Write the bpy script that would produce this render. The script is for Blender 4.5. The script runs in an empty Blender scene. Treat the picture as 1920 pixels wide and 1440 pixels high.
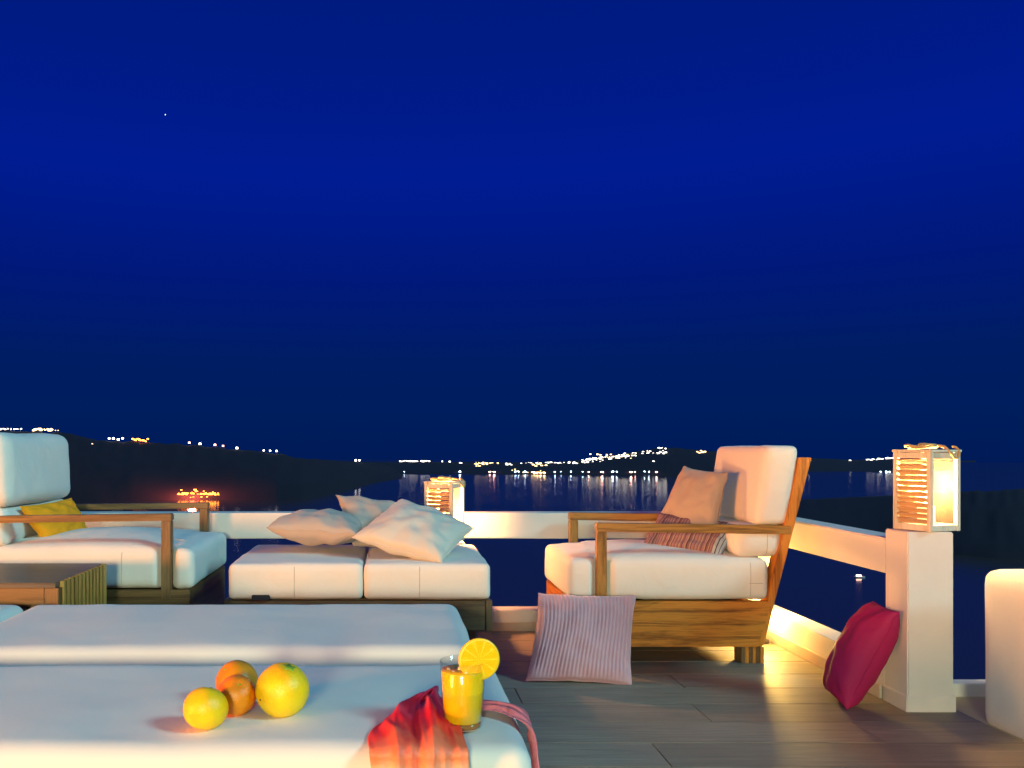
import bpy, bmesh, math, random
from mathutils import Vector, Matrix, noise
R = math.radians
rnd = random.Random(7)
scn = bpy.context.scene
COL = scn.collection

# ------------------------------------------------------------------ camera
EYE = 0.95
F = 1600.0
PX, PY = 740.0, 835.0
def S(px, py, y):                      # measured picture point at depth y -> place
    return Vector(((px - PX) / F * y, y, EYE - (py - PY) / F * y))
def PXX(px, y): return (px - PX) / F * y
def PZZ(py, y): return EYE - (py - PY) / F * y

cam = bpy.data.cameras.new("camera"); camo = bpy.data.objects.new("camera", cam); COL.objects.link(camo)
camo.location = (0, 0, EYE); camo.rotation_euler = (R(90), 0, 0)
cam.sensor_width = 36; cam.lens = F / 1920 * 36
cam.shift_x = (960 - PX) / 1920; cam.shift_y = (PY - 720) / 1920
cam.clip_start = 0.05; cam.clip_end = 30000
scn.camera = camo

# ------------------------------------------------------------------ sky
def srgb(r, g, b):
    f = lambda c: (c / 255 / 12.92) if c / 255 <= .04045 else ((c / 255 + .055) / 1.055) ** 2.4
    return (f(r), f(g), f(b), 1)
w = bpy.data.worlds.new("World"); scn.world = w; w.use_nodes = True
nt = w.node_tree; nt.nodes.clear()
out = nt.nodes.new("ShaderNodeOutputWorld"); bg = nt.nodes.new("ShaderNodeBackground")
tc = nt.nodes.new("ShaderNodeTexCoord"); sep = nt.nodes.new("ShaderNodeSeparateXYZ")
cr = nt.nodes.new("ShaderNodeValToRGB"); mr = nt.nodes.new("ShaderNodeMapRange")
nt.links.new(tc.outputs["Generated"], sep.inputs[0]); nt.links.new(sep.outputs["Z"], mr.inputs[0])
mr.inputs[1].default_value = -0.1; mr.inputs[2].default_value = 0.6
nt.links.new(mr.outputs[0], cr.inputs[0]); nt.links.new(cr.outputs[0], bg.inputs[0]); nt.links.new(bg.outputs[0], out.inputs[0])
def zpos(v): return (v + .1) / .7
stops = [(-.1, (2, 20, 62)), (-.03, (0, 26, 84)), (.03, (0, 29, 92)), (.10, (0, 29, 100)), (.19, (0, 25, 122)), (.30, (0, 28, 146)), (.42, (0, 27, 130)), (.60, (0, 27, 122))]
el = cr.color_ramp.elements
while len(el) < len(stops): el.new(0.5)
for e, (z, c) in zip(el, stops):
    e.position = zpos(z); e.color = srgb(*c)
bg.inputs[1].default_value = 1.0

# pale moon-like light, soft, from the upper right
sun = bpy.data.lights.new("sky_light", "SUN"); suno = bpy.data.objects.new("sky_light", sun); COL.objects.link(suno)
sun.energy = 1.9; sun.angle = R(12); sun.color = (0.34, 0.86, 0.93)
suno.rotation_euler = Vector((1.0, -0.50, 0.74)).to_track_quat('Z', 'Y').to_euler()

def light(name, kind, loc, power, color, size=.1, aim=None, size_y=None):
    l = bpy.data.lights.new(name, kind); o = bpy.data.objects.new(name, l); COL.objects.link(o)
    l.energy = power; l.color = color; o.location = loc
    if kind == 'AREA':
        l.size = size
        if size_y: l.shape = 'RECTANGLE'; l.size_y = size_y
    else: l.shadow_soft_size = size
    if aim is not None: o.rotation_euler = (Vector(loc) - Vector(aim)).to_track_quat('Z', 'Y').to_euler()
    return o
# area lights added for assumed lamps out of view, without fixtures, to warm cushions
light("assumed_rear_light", 'AREA', (-.8, -4.0, 1.38), 270, (0.88, 0.95, 0.60), .9, (0, 3, .4))
light("assumed_side_light", 'AREA', (-6.4, -1.9, .80), 980, (1.0, 0.32, 0.06), 1.5, (1.6, 3.6, .6))

scn.view_settings.view_transform = 'Standard'; scn.view_settings.look = 'None'
scn.view_settings.exposure = 0; scn.view_settings.gamma = 1
scn.view_settings.use_curve_mapping = False
scn.cycles.use_denoising = True
scn.cycles.max_bounces = 8; scn.cycles.transparent_max_bounces = 12
scn.cycles.sample_clamp_indirect = 6
scn.cycles.caustics_reflective = False; scn.cycles.caustics_refractive = False

# ------------------------------------------------------------------ materials
def mat(name):
    m = bpy.data.materials.new(name); m.use_nodes = True
    n = m.node_tree.nodes; b = n["Principled BSDF"]
    return m, n, m.node_tree.links, b
def N(n, t, **kw):
    x = n.new(t)
    for k, v in kw.items(): setattr(x, k, v)
    return x
def coords(n, l, scale, kind="Object", rot=(0, 0, 0)):
    t = N(n, "ShaderNodeTexCoord"); mp = N(n, "ShaderNodeMapping")
    mp.inputs["Scale"].default_value = scale; mp.inputs["Rotation"].default_value = rot
    l.new(t.outputs[kind], mp.inputs[0]); return mp.outputs[0]
def noise_t(n, l, vec, scale, detail=4, rough=.55, dist=0):
    t = N(n, "ShaderNodeTexNoise"); t.inputs["Scale"].default_value = scale
    t.inputs["Detail"].default_value = detail; t.inputs["Roughness"].default_value = rough
    t.inputs["Distortion"].default_value = dist; l.new(vec, t.inputs[0]); return t.outputs[0]
def ramp(n, l, fac, stops):
    r = N(n, "ShaderNodeValToRGB"); e = r.color_ramp.elements
    while len(e) < len(stops): e.new(.5)
    for x, (p, c) in zip(e, stops): x.position = p; x.color = (*c[:3], 1)
    l.new(fac, r.inputs[0]); return r.outputs[0]
def bump(n, l, h, b, strength, dist=.002, prev=None):
    x = N(n, "ShaderNodeBump"); x.inputs["Strength"].default_value = strength; x.inputs["Distance"].default_value = dist
    l.new(h, x.inputs["Height"])
    if prev is not None: l.new(prev, x.inputs["Normal"])
    l.new(x.outputs[0], b.inputs["Normal"]); return x.outputs[0]

def fabric(name, c, var=.06, weave=900, wrinkle=.35, sheen=.15, rough=.9, scale=5):
    m, n, l, b = mat(name)
    v = coords(n, l, (1, 1, 1))
    lo = tuple(x * (1 - var) for x in c); hi = tuple(min(1, x * (1 + var)) for x in c)
    l.new(ramp(n, l, noise_t(n, l, v, 2.5, 5), [(.3, lo), (.7, hi)]), b.inputs["Base Color"])
    b.inputs["Roughness"].default_value = rough
    b.inputs["Sheen Weight"].default_value = sheen
    p = bump(n, l, noise_t(n, l, v, scale, 5, .5, .8), b, wrinkle, .012)
    bump(n, l, noise_t(n, l, v, weave, 2), b, .25, .0008, p)
    return m
M = {}
M['cushion'] = fabric('off_white_canvas', (.74, .70, .62), .02, 900, .16)
M['seat_canvas'] = fabric('seat_canvas', (.74, .70, .62), .03, 700, .42, scale=9)
M['beige'] = fabric('beige_linen', (.38, .30, .23), .05, 800, .6)
M['cream'] = fabric('cream_silk', (.60, .57, .48), .03, 800, .35, .2, .6)
M['grey_linen'] = fabric('taupe_linen', (.42, .37, .32), .04, 800, .35)
M['yellow'] = fabric('yellow_cotton', (.98, .34, .001), .03, 800, .4, 0)
M['rose'] = fabric('rose_velvet', (.60, .31, .34), .05, 700, .35, .6)
M['magenta'] = fabric('magenta_satin', (.40, .004, .085), .1, 600, .4, .0, .75)
M['pink_lining'] = fabric('pink_satin', (.60, .08, .32), .1, 600, .5, .3, .45)
M['piping'] = fabric('piping', (.40, .36, .31), .05)
M['blacktab'] = fabric('black_webbing', (.012, .013, .02), .05)

def wood(name, axis, dark, light_, rough=.42, scale=1.0):
    m, n, l, b = mat(name)
    s = {'X': (1.2, 18, 18), 'Y': (18, 1.2, 18), 'Z': (18, 18, 1.2)}[axis]
    s = tuple(x * scale for x in s)
    v = coords(n, l, s)
    oi = N(n, "ShaderNodeObjectInfo"); add = N(n, "ShaderNodeVectorMath", operation='ADD')
    mul = N(n, "ShaderNodeMath", operation='MULTIPLY'); mul.inputs[1].default_value = 40
    l.new(oi.outputs["Random"], mul.inputs[0]); l.new(v, add.inputs[0]); l.new(mul.outputs[0], add.inputs[1])
    g = noise_t(n, l, add.outputs[0], 1.6, 8, .62, 1.1)
    fine = noise_t(n, l, add.outputs[0], 9, 4, .6)
    mx = N(n, "ShaderNodeMath", operation='MULTIPLY_ADD'); mx.inputs[1].default_value = .3
    l.new(fine, mx.inputs[0]); l.new(g, mx.inputs[2])
    mid = tuple((a + c) / 2 for a, c in zip(dark, light_))
    l.new(ramp(n, l, mx.outputs[0], [(.42, dark), (.58, mid), (.68, light_), (.82, tuple(x * .8 for x in light_))]), b.inputs["Base Color"])
    b.inputs["Roughness"].default_value = rough
    bump(n, l, mx.outputs[0], b, .35, .002)
    return m
TD, TL = (.12, .034, .004), (.62, .225, .026)
for a in 'XYZ': M['teak' + a] = wood('teak_grain_' + a.lower(), a, TD, TL)
for a in 'XYZ': M['dark' + a] = wood('brown_wood_' + a.lower(), a, (.05, .028, .012), (.16, .095, .04), .5)
for a in 'XZ': M['arm' + a] = wood('golden_arm_wood_' + a.lower(), a, (.07, .034, .006), (.38, .19, .038))
for a in 'XYZ': M['aged' + a] = wood('weathered_teak_' + a.lower(), a, (.05, .022, .006), (.22, .115, .035))
M['table_top'] = wood('table_top_wood', 'X', (.05, .04, .028), (.12, .095, .065), .38)
M['slat'] = wood('olive_slat_wood', 'Z', (.26, .10, .015), (.60, .30, .06), .5)
M['lantern_wood'] = wood('lantern_whitewashed_wood', 'Z', (.50, .42, .30), (.74, .66, .52), .6)

def deck_mat():
    m, n, l, b = mat('deck_board_wood')
    v = coords(n, l, (1.5, 26, 26), "Object")
    oi = N(n, "ShaderNodeObjectInfo"); add = N(n, "ShaderNodeVectorMath", operation='ADD')
    mul = N(n, "ShaderNodeMath", operation='MULTIPLY'); mul.inputs[1].default_value = 60
    l.new(oi.outputs["Random"], mul.inputs[0]); l.new(v, add.inputs[0]); l.new(mul.outputs[0], add.inputs[1])
    g = noise_t(n, l, add.outputs[0], 1.5, 9, .65, 1.4)
    base = ramp(n, l, g, [(.28, (.13, .105, .080)), (.42, (.22, .180, .135)), (.56, (.27, .225, .165)), (.72, (.38, .315, .23))])
    hs = N(n, "ShaderNodeHueSaturation"); l.new(base, hs.inputs["Color"])
    mr2 = N(n, "ShaderNodeMapRange"); mr2.inputs[3].default_value = .82; mr2.inputs[4].default_value = 1.15
    l.new(oi.outputs["Random"], mr2.inputs[0]); l.new(mr2.outputs[0], hs.inputs["Value"])
    l.new(hs.outputs[0], b.inputs["Base Color"])
    l.new(ramp(n, l, g, [(.3, (.46,) * 3), (.7, (.66,) * 3)]), b.inputs["Roughness"])
    bump(n, l, g, b, .4, .003)
    return m
M['deck'] = deck_mat()

def plaster(name, c, var=.05, rough=.75):
    m, n, l, b = mat(name); v = coords(n, l, (1, 1, 1))
    l.new(ramp(n, l, noise_t(n, l, v, 3, 6, .6), [(.3, tuple(x * (1 - var) for x in c)), (.7, c)]), b.inputs["Base Color"])
    b.inputs["Roughness"].default_value = rough
    p = bump(n, l, noise_t(n, l, v, 4, 3), b, .4, .01)
    bump(n, l, noise_t(n, l, v, 120, 4), b, .35, .001, p); return m
M['plaster'] = plaster('white_plaster', (.78, .74, .68), .10)
M['skirting'] = plaster('skirting_plaster', (.62, .52, .40), .08)
M['floor2'] = plaster('yellow_lit_screed', (.66, .54, .27), .2, .6)  # yellow lamp light on this floor is put into its base colour
M['slab'] = plaster('slab_concrete', (.04, .035, .03))

def simple(name, c, rough=.5, emit=None, es=0, metal=0):
    m, n, l, b = mat(name); v = coords(n, l, (1, 1, 1))
    l.new(ramp(n, l, noise_t(n, l, v, 14, 3), [(.3, tuple(x * .88 for x in c)), (.7, c)]), b.inputs["Base Color"])
    b.inputs["Roughness"].default_value = rough; b.inputs["Metallic"].default_value = metal
    if emit: b.inputs["Emission Color"].default_value = (*emit, 1); b.inputs["Emission Strength"].default_value = es
    return m
def louvre_mat():
    m, n, l, b = mat('louvre_thin_wood'); v = coords(n, l, (4, 4, 60))
    c = ramp(n, l, noise_t(n, l, v, 3, 4), [(.3, (.62, .42, .24)), (.7, (.78, .58, .36))])
    l.new(c, b.inputs["Base Color"]); b.inputs["Roughness"].default_value = .6
    tr = N(n, "ShaderNodeBsdfTranslucent"); tr.inputs[0].default_value = (.85, .48, .20, 1)
    mx = N(n, "ShaderNodeMixShader"); mx.inputs[0].default_value = .32
    l.new(b.outputs[0], mx.inputs[1]); l.new(tr.outputs[0], mx.inputs[2]); l.new(mx.outputs[0], n["Material Output"].inputs[0])
    return m
M['louvre'] = louvre_mat()
M['rope'] = simple('hemp_rope', (.50, .33, .14), .9)
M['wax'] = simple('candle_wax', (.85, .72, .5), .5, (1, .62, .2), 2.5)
M['flame'] = simple('flame', (1, .7, .3), .5, (1, .68, .25), 40)
M['metal'] = simple('lamp_metal', (.2, .18, .15), .4, metal=.6)
M['lens'] = simple('lamp_lens', (1, .8, .5), .4, (1, .72, .28), 4)
M['land'] = simple('dark_rock', (.020, .009, .011), .95)
def lightmat(name, c, s): return simple(name, c, .6, c, s)
M['l_white'] = lightmat('lit_white', (1, .90, .74), 7)
M['l_yellow'] = lightmat('lit_yellow', (1, .66, .28), 6)
M['l_orange'] = lightmat('lit_orange', (1, .28, .03), 11)
M['l_pink'] = lightmat('lit_pink', (1, .50, .36), 6)
M['l_star'] = lightmat('star_glow', (.8, .9, 1), 2)

def glass_mat(name, tint=(1, 1, 1), gloss=1.0):
    m = bpy.data.materials.new(name); m.use_nodes = True; n = m.node_tree.nodes; l = m.node_tree.links; n.clear()
    o = n.new("ShaderNodeOutputMaterial"); mx = n.new("ShaderNodeMixShader"); t = n.new("ShaderNodeBsdfTransparent")
    g = n.new("ShaderNodeBsdfGlossy"); f = n.new("ShaderNodeLayerWeight"); g.inputs["Roughness"].default_value = .04
    t.inputs[0].default_value = (*tint, 1); f.inputs[0].default_value = .5; pw = n.new("ShaderNodeMath"); pw.operation = "POWER"; pw.inputs[1].default_value = 4; ml = n.new("ShaderNodeMath"); ml.operation = "MULTIPLY_ADD"; ml.inputs[1].default_value = .55; ml.inputs[2].default_value = .035
    l.new(f.outputs["Facing"], pw.inputs[0]); l.new(pw.outputs[0], ml.inputs[0]); l.new(ml.outputs[0], mx.inputs[0]); l.new(t.outputs[0], mx.inputs[1]); l.new(g.outputs[0], mx.inputs[2]); l.new(mx.outputs[0], o.inputs[0])
    return m
def frosted():
    m = bpy.data.materials.new('frosted_pane'); m.use_nodes = True; n = m.node_tree.nodes; l = m.node_tree.links; n.clear()
    o = n.new("ShaderNodeOutputMaterial"); mx = n.new("ShaderNodeMixShader"); t = n.new("ShaderNodeBsdfTransparent"); g = n.new("ShaderNodeBsdfTranslucent")
    g.inputs[0].default_value = (.95, .74, .46, 1); v = coords(n, l, (1, 1, 1)); mx.inputs[0].default_value = .5
    l.new(ramp(n, l, noise_t(n, l, v, 20, 3), [(.3, (.03,) * 3), (.7, (.05,) * 3)]), mx.inputs[0])
    l.new(t.outputs[0], mx.inputs[1]); l.new(g.outputs[0], mx.inputs[2]); l.new(mx.outputs[0], o.inputs[0]); return m
M['frosted'] = frosted()
M['glass'] = glass_mat('clear_glass', (.96, .97, .95))

def sea_mat():
    m, n, l, b = mat('night_sea')
    b.inputs["Base Color"].default_value = (.055, .036, .020, 1)
    b.inputs["Roughness"].default_value = .13; b.inputs["IOR"].default_value = 1.22
    v = coords(n, l, (1, 1, 1))
    bump(n, l, noise_t(n, l, v, .004, 3, .5), b, .03, 4.0)
    return m
M['sea'] = sea_mat()

def fruit_mat(name, stops_, rough=.38):
    m, n, l, b = mat(name)
    v = coords(n, l, (1, 1, 1))
    l.new(ramp(n, l, noise_t(n, l, v, 14, 4), stops_), b.inputs["Base Color"])
    b.inputs["Roughness"].default_value = rough
    b.inputs["Subsurface Weight"].default_value = .25; b.inputs["Subsurface Radius"].default_value = (.02, .008, .001)
    vo = N(n, "ShaderNodeTexVoronoi"); vo.inputs["Scale"].default_value = 420; l.new(v, vo.inputs[0])
    bump(n, l, vo.outputs["Distance"], b, .35, .0012); return m
M['lemon'] = fruit_mat('yellow_peel', [(.3, (.96, .48, .0)), (.7, (.98, .64, .003))])
M['orange'] = fruit_mat('orange_peel', [(.3, (.80, .20, .0)), (.7, (.85, .27, .002))])
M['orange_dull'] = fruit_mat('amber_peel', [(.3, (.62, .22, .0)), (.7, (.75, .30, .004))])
M['bigfruit'] = fruit_mat('golden_peel', [(.28, (.97, .44, .0)), (.5, (.98, .62, .002)), (.8, (.90, .66, .01))])
M['green'] = simple('green_calyx', (.30, .42, .02), .5)
M['blemish'] = simple('brown_blemish', (.16, .05, .01), .8)

def juice():
    m, n, l, b = mat('orange_juice'); v = coords(n, l, (1, 1, 1))
    l.new(ramp(n, l, noise_t(n, l, v, 25, 3), [(.3, (1, .54, .0)), (.7, (1, .62, .0))]), b.inputs["Base Color"])
    b.inputs["Subsurface Weight"].default_value = .9; b.inputs["Subsurface Radius"].default_value = (.05, .03, .003)
    b.inputs["Roughness"].default_value = .25
    return m
M['juice'] = juice()
def slice_mat():
    m, n, l, b = mat('orange_flesh')
    tcn = N(n, "ShaderNodeTexCoord"); sp = N(n, "ShaderNodeSeparateXYZ"); l.new(tcn.outputs["Object"], sp.inputs[0])
    at = N(n, "ShaderNodeMath", operation='ARCTAN2'); l.new(sp.outputs["Z"], at.inputs[0]); l.new(sp.outputs["X"], at.inputs[1])
    mu = N(n, "ShaderNodeMath", operation='MULTIPLY'); mu.inputs[1].default_value = 5; l.new(at.outputs[0], mu.inputs[0])
    si = N(n, "ShaderNodeMath", operation='SINE'); l.new(mu.outputs[0], si.inputs[0])
    ab = N(n, "ShaderNodeMath", operation='ABSOLUTE'); l.new(si.outputs[0], ab.inputs[0])
    l.new(ramp(n, l, ab.outputs[0], [(.0, (1, .68, .05)), (.12, (1, .64, .03)), (.45, (1, .57, .0)), (1, (1, .54, .0))]), b.inputs["Base Color"])
    b.inputs["Roughness"].default_value = .3; b.inputs["Subsurface Weight"].default_value = .6
    b.inputs["Subsurface Radius"].default_value = (.02, .01, .001)
    return m
M['flesh'] = slice_mat(); M['rind'] = simple('orange_rind', (1, .62, .02), .4)

def uvfabric_stripes():
    m, n, l, b = mat('striped_weave')
    uv = N(n, "ShaderNodeUVMap"); sp = N(n, "ShaderNodeSeparateXYZ"); l.new(uv.outputs[0], sp.inputs[0])
    mu = N(n, "ShaderNodeMath", operation='MULTIPLY'); mu.inputs[1].default_value = 5.3; l.new(sp.outputs["X"], mu.inputs[0])
    fr = N(n, "ShaderNodeMath", operation='FRACT'); l.new(mu.outputs[0], fr.inputs[0])
    A, B, C_, D_ = (.20, .10, .105), (.33, .23, .19), (.085, .035, .045), (.29, .15, .165)
    r = N(n, "ShaderNodeValToRGB"); r.color_ramp.interpolation = 'CONSTANT'; l.new(fr.outputs[0], r.inputs[0])
    pts = [(0, A), (.10, B), (.17, C_), (.21, D_), (.33, A), (.40, B), (.44, D_), (.52, C_), (.55, B), (.64, A), (.72, C_), (.75, D_), (.86, B), (.93, C_)]
    e = r.color_ramp.elements
    while len(e) < len(pts): e.new(.5)
    for x, (p, c) in zip(e, pts): x.position = p; x.color = (*c, 1)
    r2 = N(n, "ShaderNodeValToRGB"); r2.color_ramp.interpolation = 'CONSTANT'; l.new(sp.outputs["X"], r2.inputs[0])
    p2 = [(0, (.1, .05, .05)), (.83, (.36, .42, .46)), (.87, (.03, .04, .07)), (.885, (.34, .44, .54)), (.93, (.05, .08, .12)), (.945, (.34, .46, .58)), (.98, (.20, .30, .42))]
    e = r2.color_ramp.elements
    while len(e) < len(p2): e.new(.5)
    for x, (p, c) in zip(e, p2): x.position = p; x.color = (*c, 1)
    gt = N(n, "ShaderNodeMath", operation='GREATER_THAN'); gt.inputs[1].default_value = .83; l.new(sp.outputs["X"], gt.inputs[0])
    mx = N(n, "ShaderNodeMix"); mx.data_type = 'RGBA'; l.new(gt.outputs[0], mx.inputs[0]); l.new(r.outputs[0], mx.inputs[6]); l.new(r2.outputs[0], mx.inputs[7])
    l.new(mx.outputs[2], b.inputs["Base Color"]); b.inputs["Roughness"].default_value = .85
    v = coords(n, l, (1, 1, 1)); bump(n, l, noise_t(n, l, v, 30, 5), b, .5, .004)
    return m
M['stripes'] = uvfabric_stripes()

def scarf_mat():
    m, n, l, b = mat('sheer_scarf')
    uv = N(n, "ShaderNodeUVMap"); sp = N(n, "ShaderNodeSeparateXYZ"); l.new(uv.outputs[0], sp.inputs[0])
    v = coords(n, l, (1, 1, 1)); nz = noise_t(n, l, v, 18, 3)
    ad = N(n, "ShaderNodeMath", operation='MULTIPLY_ADD'); ad.inputs[1].default_value = .22; l.new(nz, ad.inputs[0]); l.new(sp.outputs["Y"], ad.inputs[2])
    l.new(ramp(n, l, ad.outputs[0], [(.12, (.55, .010, .06)), (.36, (.80, .012, .035)), (.48, (.80, .06, .10)), (.56, (.85, .010, .02)), (.72, (.90, .05, .03)), (.84, (.94, .22, .10)), (.94, (.94, .50, .30)), (1, (.92, .32, .08))]), b.inputs["Base Color"])
    b.inputs["Roughness"].default_value = .55
    b.inputs["Subsurface Weight"].default_value = .2
    bump(n, l, noise_t(n, l, v, 130, 4), b, .5, .002)
    return m
M['scarf'] = scarf_mat()
M['scarf_pink'] = fabric('sheer_pink_scarf', (.88, .17, .20), .35, 300, .9, scale=30)

# ------------------------------------------------------------------ builders
def link(name, me, m=None, parent=None, smooth=False):
    o = bpy.data.objects.new(name, me); COL.objects.link(o)
    if m is not None: me.materials.append(m)
    if parent is not None: o.parent = parent
    if smooth:
        for p in me.polygons: p.use_smooth = True
    return o
def tag(o, label=None, cat=None, group=None, kind=None):
    if label: o['label'] = label
    if cat: o['category'] = cat
    if group: o['group'] = group
    if kind: o['kind'] = kind
    return o
def thing(name, loc, label, cat, group=None, rz=0):
    o = bpy.data.objects.new(name, None); COL.objects.link(o); o.location = loc; o.rotation_euler = (0, 0, rz)
    o.empty_display_size = .1
    return tag(o, label, cat, group)
def rel(parent):                       # place a mesh given in place coordinates under an (unrotated) thing
    return -Vector(parent.location)
def bm_box(bm, x0, x1, y0, y1, z0, z1, bev=.003):
    r = bmesh.ops.create_cube(bm, size=1.0)
    vs = r['verts']
    for v in vs:
        v.co = Vector(((x0 + x1) / 2 + v.co.x * (x1 - x0), (y0 + y1) / 2 + v.co.y * (y1 - y0), (z0 + z1) / 2 + v.co.z * (z1 - z0)))
    if bev:
        es = {e for v in vs for e in v.link_edges}
        bmesh.ops.bevel(bm, geom=list(es), offset=bev, segments=2, affect='EDGES')
def bm_prism(bm, pts, y0, y1, bev=.003):   # polygon in XZ pushed along Y
    a = [bm.verts.new((x, y0, z)) for x, z in pts]; b = [bm.verts.new((x, y1, z)) for x, z in pts]
    fs = [bm.faces.new(a), bm.faces.new(b[::-1])]
    n = len(pts)
    for i in range(n): fs.append(bm.faces.new((a[(i + 1) % n], a[i], b[i], b[(i + 1) % n])))
    bmesh.ops.recalc_face_normals(bm, faces=fs)
    if bev: bmesh.ops.bevel(bm, geom=list({e for f in fs for e in f.edges}), offset=bev, segments=2, affect='EDGES')
def done(bm, name, m, parent=None, off=None, smooth=False):
    """centre the mesh on its own origin and link it"""
    if off is not None: bmesh.ops.translate(bm, vec=off, verts=bm.verts)
    c = Vector((0, 0, 0))
    for v in bm.verts: c += v.co
    c /= max(1, len(bm.verts))
    bmesh.ops.translate(bm, vec=-c, verts=bm.verts)
    me = bpy.data.meshes.new(name); bm.to_mesh(me); bm.free()
    o = link(name, me, m, parent, smooth); o.location = c
    return o
def box(name, m, b, parent=None, bev=.003):
    bm = bmesh.new(); bm_box(bm, *b, bev=bev)
    return done(bm, name, m, parent, rel(parent) if parent is not None else None)
def prism(name, m, pts, y0, y1, parent=None, bev=.003):
    bm = bmesh.new(); bm_prism(bm, pts, y0, y1, bev)
    return done(bm, name, m, parent, rel(parent) if parent is not None else None)
def bm_tube(bm, pts, r, seg=8, closed=False):
    pts = [Vector(p) for p in pts]; n = len(pts); rings = []
    for i, p in enumerate(pts):
        a = pts[(i - 1) % n] if (i or closed) else p; b = pts[(i + 1) % n] if (i < n - 1 or closed) else p
        t = (b - a); t = t.normalized() if t.length > 1e-9 else Vector((0, 0, 1))
        u = t.cross(Vector((.13, .2, 1))).normalized(); v = t.cross(u)
        rr = r(i / max(1, n - 1)) if callable(r) else r
        rings.append([bm.verts.new(p + (u * math.cos(k * 2 * math.pi / seg) + v * math.sin(k * 2 * math.pi / seg)) * rr) for k in range(seg)])
    for i in range(n if closed else n - 1):
        A, B = rings[i], rings[(i + 1) % n]
        for k in range(seg): bm.faces.new((A[k], A[(k + 1) % seg], B[(k + 1) % seg], B[k]))
    if not closed:
        bm.faces.new(rings[0][::-1]); bm.faces.new(rings[-1])
def tube(name, m, pts, r, parent=None, seg=8, closed=False):
    bm = bmesh.new(); bm_tube(bm, pts, r, seg, closed); bmesh.ops.recalc_face_normals(bm, faces=bm.faces)
    return done(bm, name, m, parent, rel(parent) if parent is not None else None, True)
def lathe(bm, prof, cx, cy, seg=40):
    rings = []
    for r, z in prof:
        rings.append([bm.verts.new((cx + max(r, 1e-5) * math.cos(2 * math.pi * k / seg), cy + max(r, 1e-5) * math.sin(2 * math.pi * k / seg), z)) for k in range(seg)])
    for A, B in zip(rings, rings[1:]):
        for k in range(seg): bm.faces.new((A[k], A[(k + 1) % seg], B[(k + 1) % seg], B[k]))
    bmesh.ops.remove_doubles(bm, verts=bm.verts, dist=2e-5)
    bmesh.ops.recalc_face_normals(bm, faces=bm.faces)

def rounded(x0, x1, y0, y1, z0, z1, r, crown=.0, bulge=.0, amp=.003, seed=0, groove=None, freq=5):
    """returns f(point on the box) -> soft cushion surface point"""
    cx, cy, cz = (x0 + x1) / 2, (y0 + y1) / 2, (z0 + z1) / 2
    hx, hy, hz = (x1 - x0) / 2, (y1 - y0) / 2, (z1 - z0) / 2
    def f(p):
        q = Vector((p[0] - cx, p[1] - cy, p[2] - cz))
        rr = min(r, hx * .98, hy * .98, hz * .98)
        c = Vector((max(-hx + rr, min(hx - rr, q.x)), max(-hy + rr, min(hy - rr, q.y)), max(-hz + rr, min(hz - rr, q.z))))
        d = q - c
        nrm = d.normalized() if d.length > 1e-9 else Vector((0, 0, 1))
        s = c + nrm * rr
        u, v, ww = s.x / hx, s.y / hy, s.z / hz
        bx = max(0, 1 - u * u); by = max(0, 1 - v * v); bz = max(0, 1 - ww * ww)
        if s.z > 0: s.z += crown * (bx ** .8) * (by ** .6) * (s.z / hz)
        s.x += math.copysign(bulge * (by * bz) ** .6, u) * abs(u) ** 3
        s.y += math.copysign(bulge * (bx * bz) ** .6, v) * abs(v) ** 3
        if groove:
            for gx, gw, gd, side in groove:      # post pressing into the side
                k = math.exp(-((s.x + cx - gx) / gw) ** 4)
                if side * v > .5: s.y -= side * gd * k
        P = Vector((s.x + cx, s.y + cy, s.z + cz))
        nz = noise.fractal(P * freq + Vector((seed, 0, 0)), 1.0, 2.0, 3)
        return P + nrm * nz * amp
    return f
def cushion_bm(bm, f, x0, x1, y0, y1, z0, z1, step=.022):
    cache = {}
    def vert(p):
        k = (round(p[0], 5), round(p[1], 5), round(p[2], 5))
        if k not in cache: cache[k] = bm.verts.new(f(p))
        return cache[k]
    def lin(a, b):
        n = max(4, min(70, int((b - a) / step)))
        # denser towards the ends, where the rounding is
        return [a + (b - a) * (.5 - .5 * math.cos(math.pi * i / n)) * .55 + (b - a) * (i / n) * .45 for i in range(n + 1)]
    X, Y, Z = lin(x0, x1), lin(y0, y1), lin(z0, z1)
    def grid(A, B, g):
        for i in range(len(A) - 1):
            for j in range(len(B) - 1):
                vs = [vert(g(A[i], B[j])), vert(g(A[i + 1], B[j])), vert(g(A[i + 1], B[j + 1])), vert(g(A[i], B[j + 1]))]
                if len(set(vs)) == 4: bm.faces.new(vs)
    grid(X, Y, lambda a, b: (a, b, z0)); grid(X, Y, lambda a, b: (a, b, z1))
    grid(X, Z, lambda a, b: (a, y0, b)); grid(X, Z, lambda a, b: (a, y1, b))
    grid(Y, Z, lambda a, b: (x0, a, b)); grid(Y, Z, lambda a, b: (x1, a, b))
    bmesh.ops.recalc_face_normals(bm, faces=bm.faces)
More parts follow.
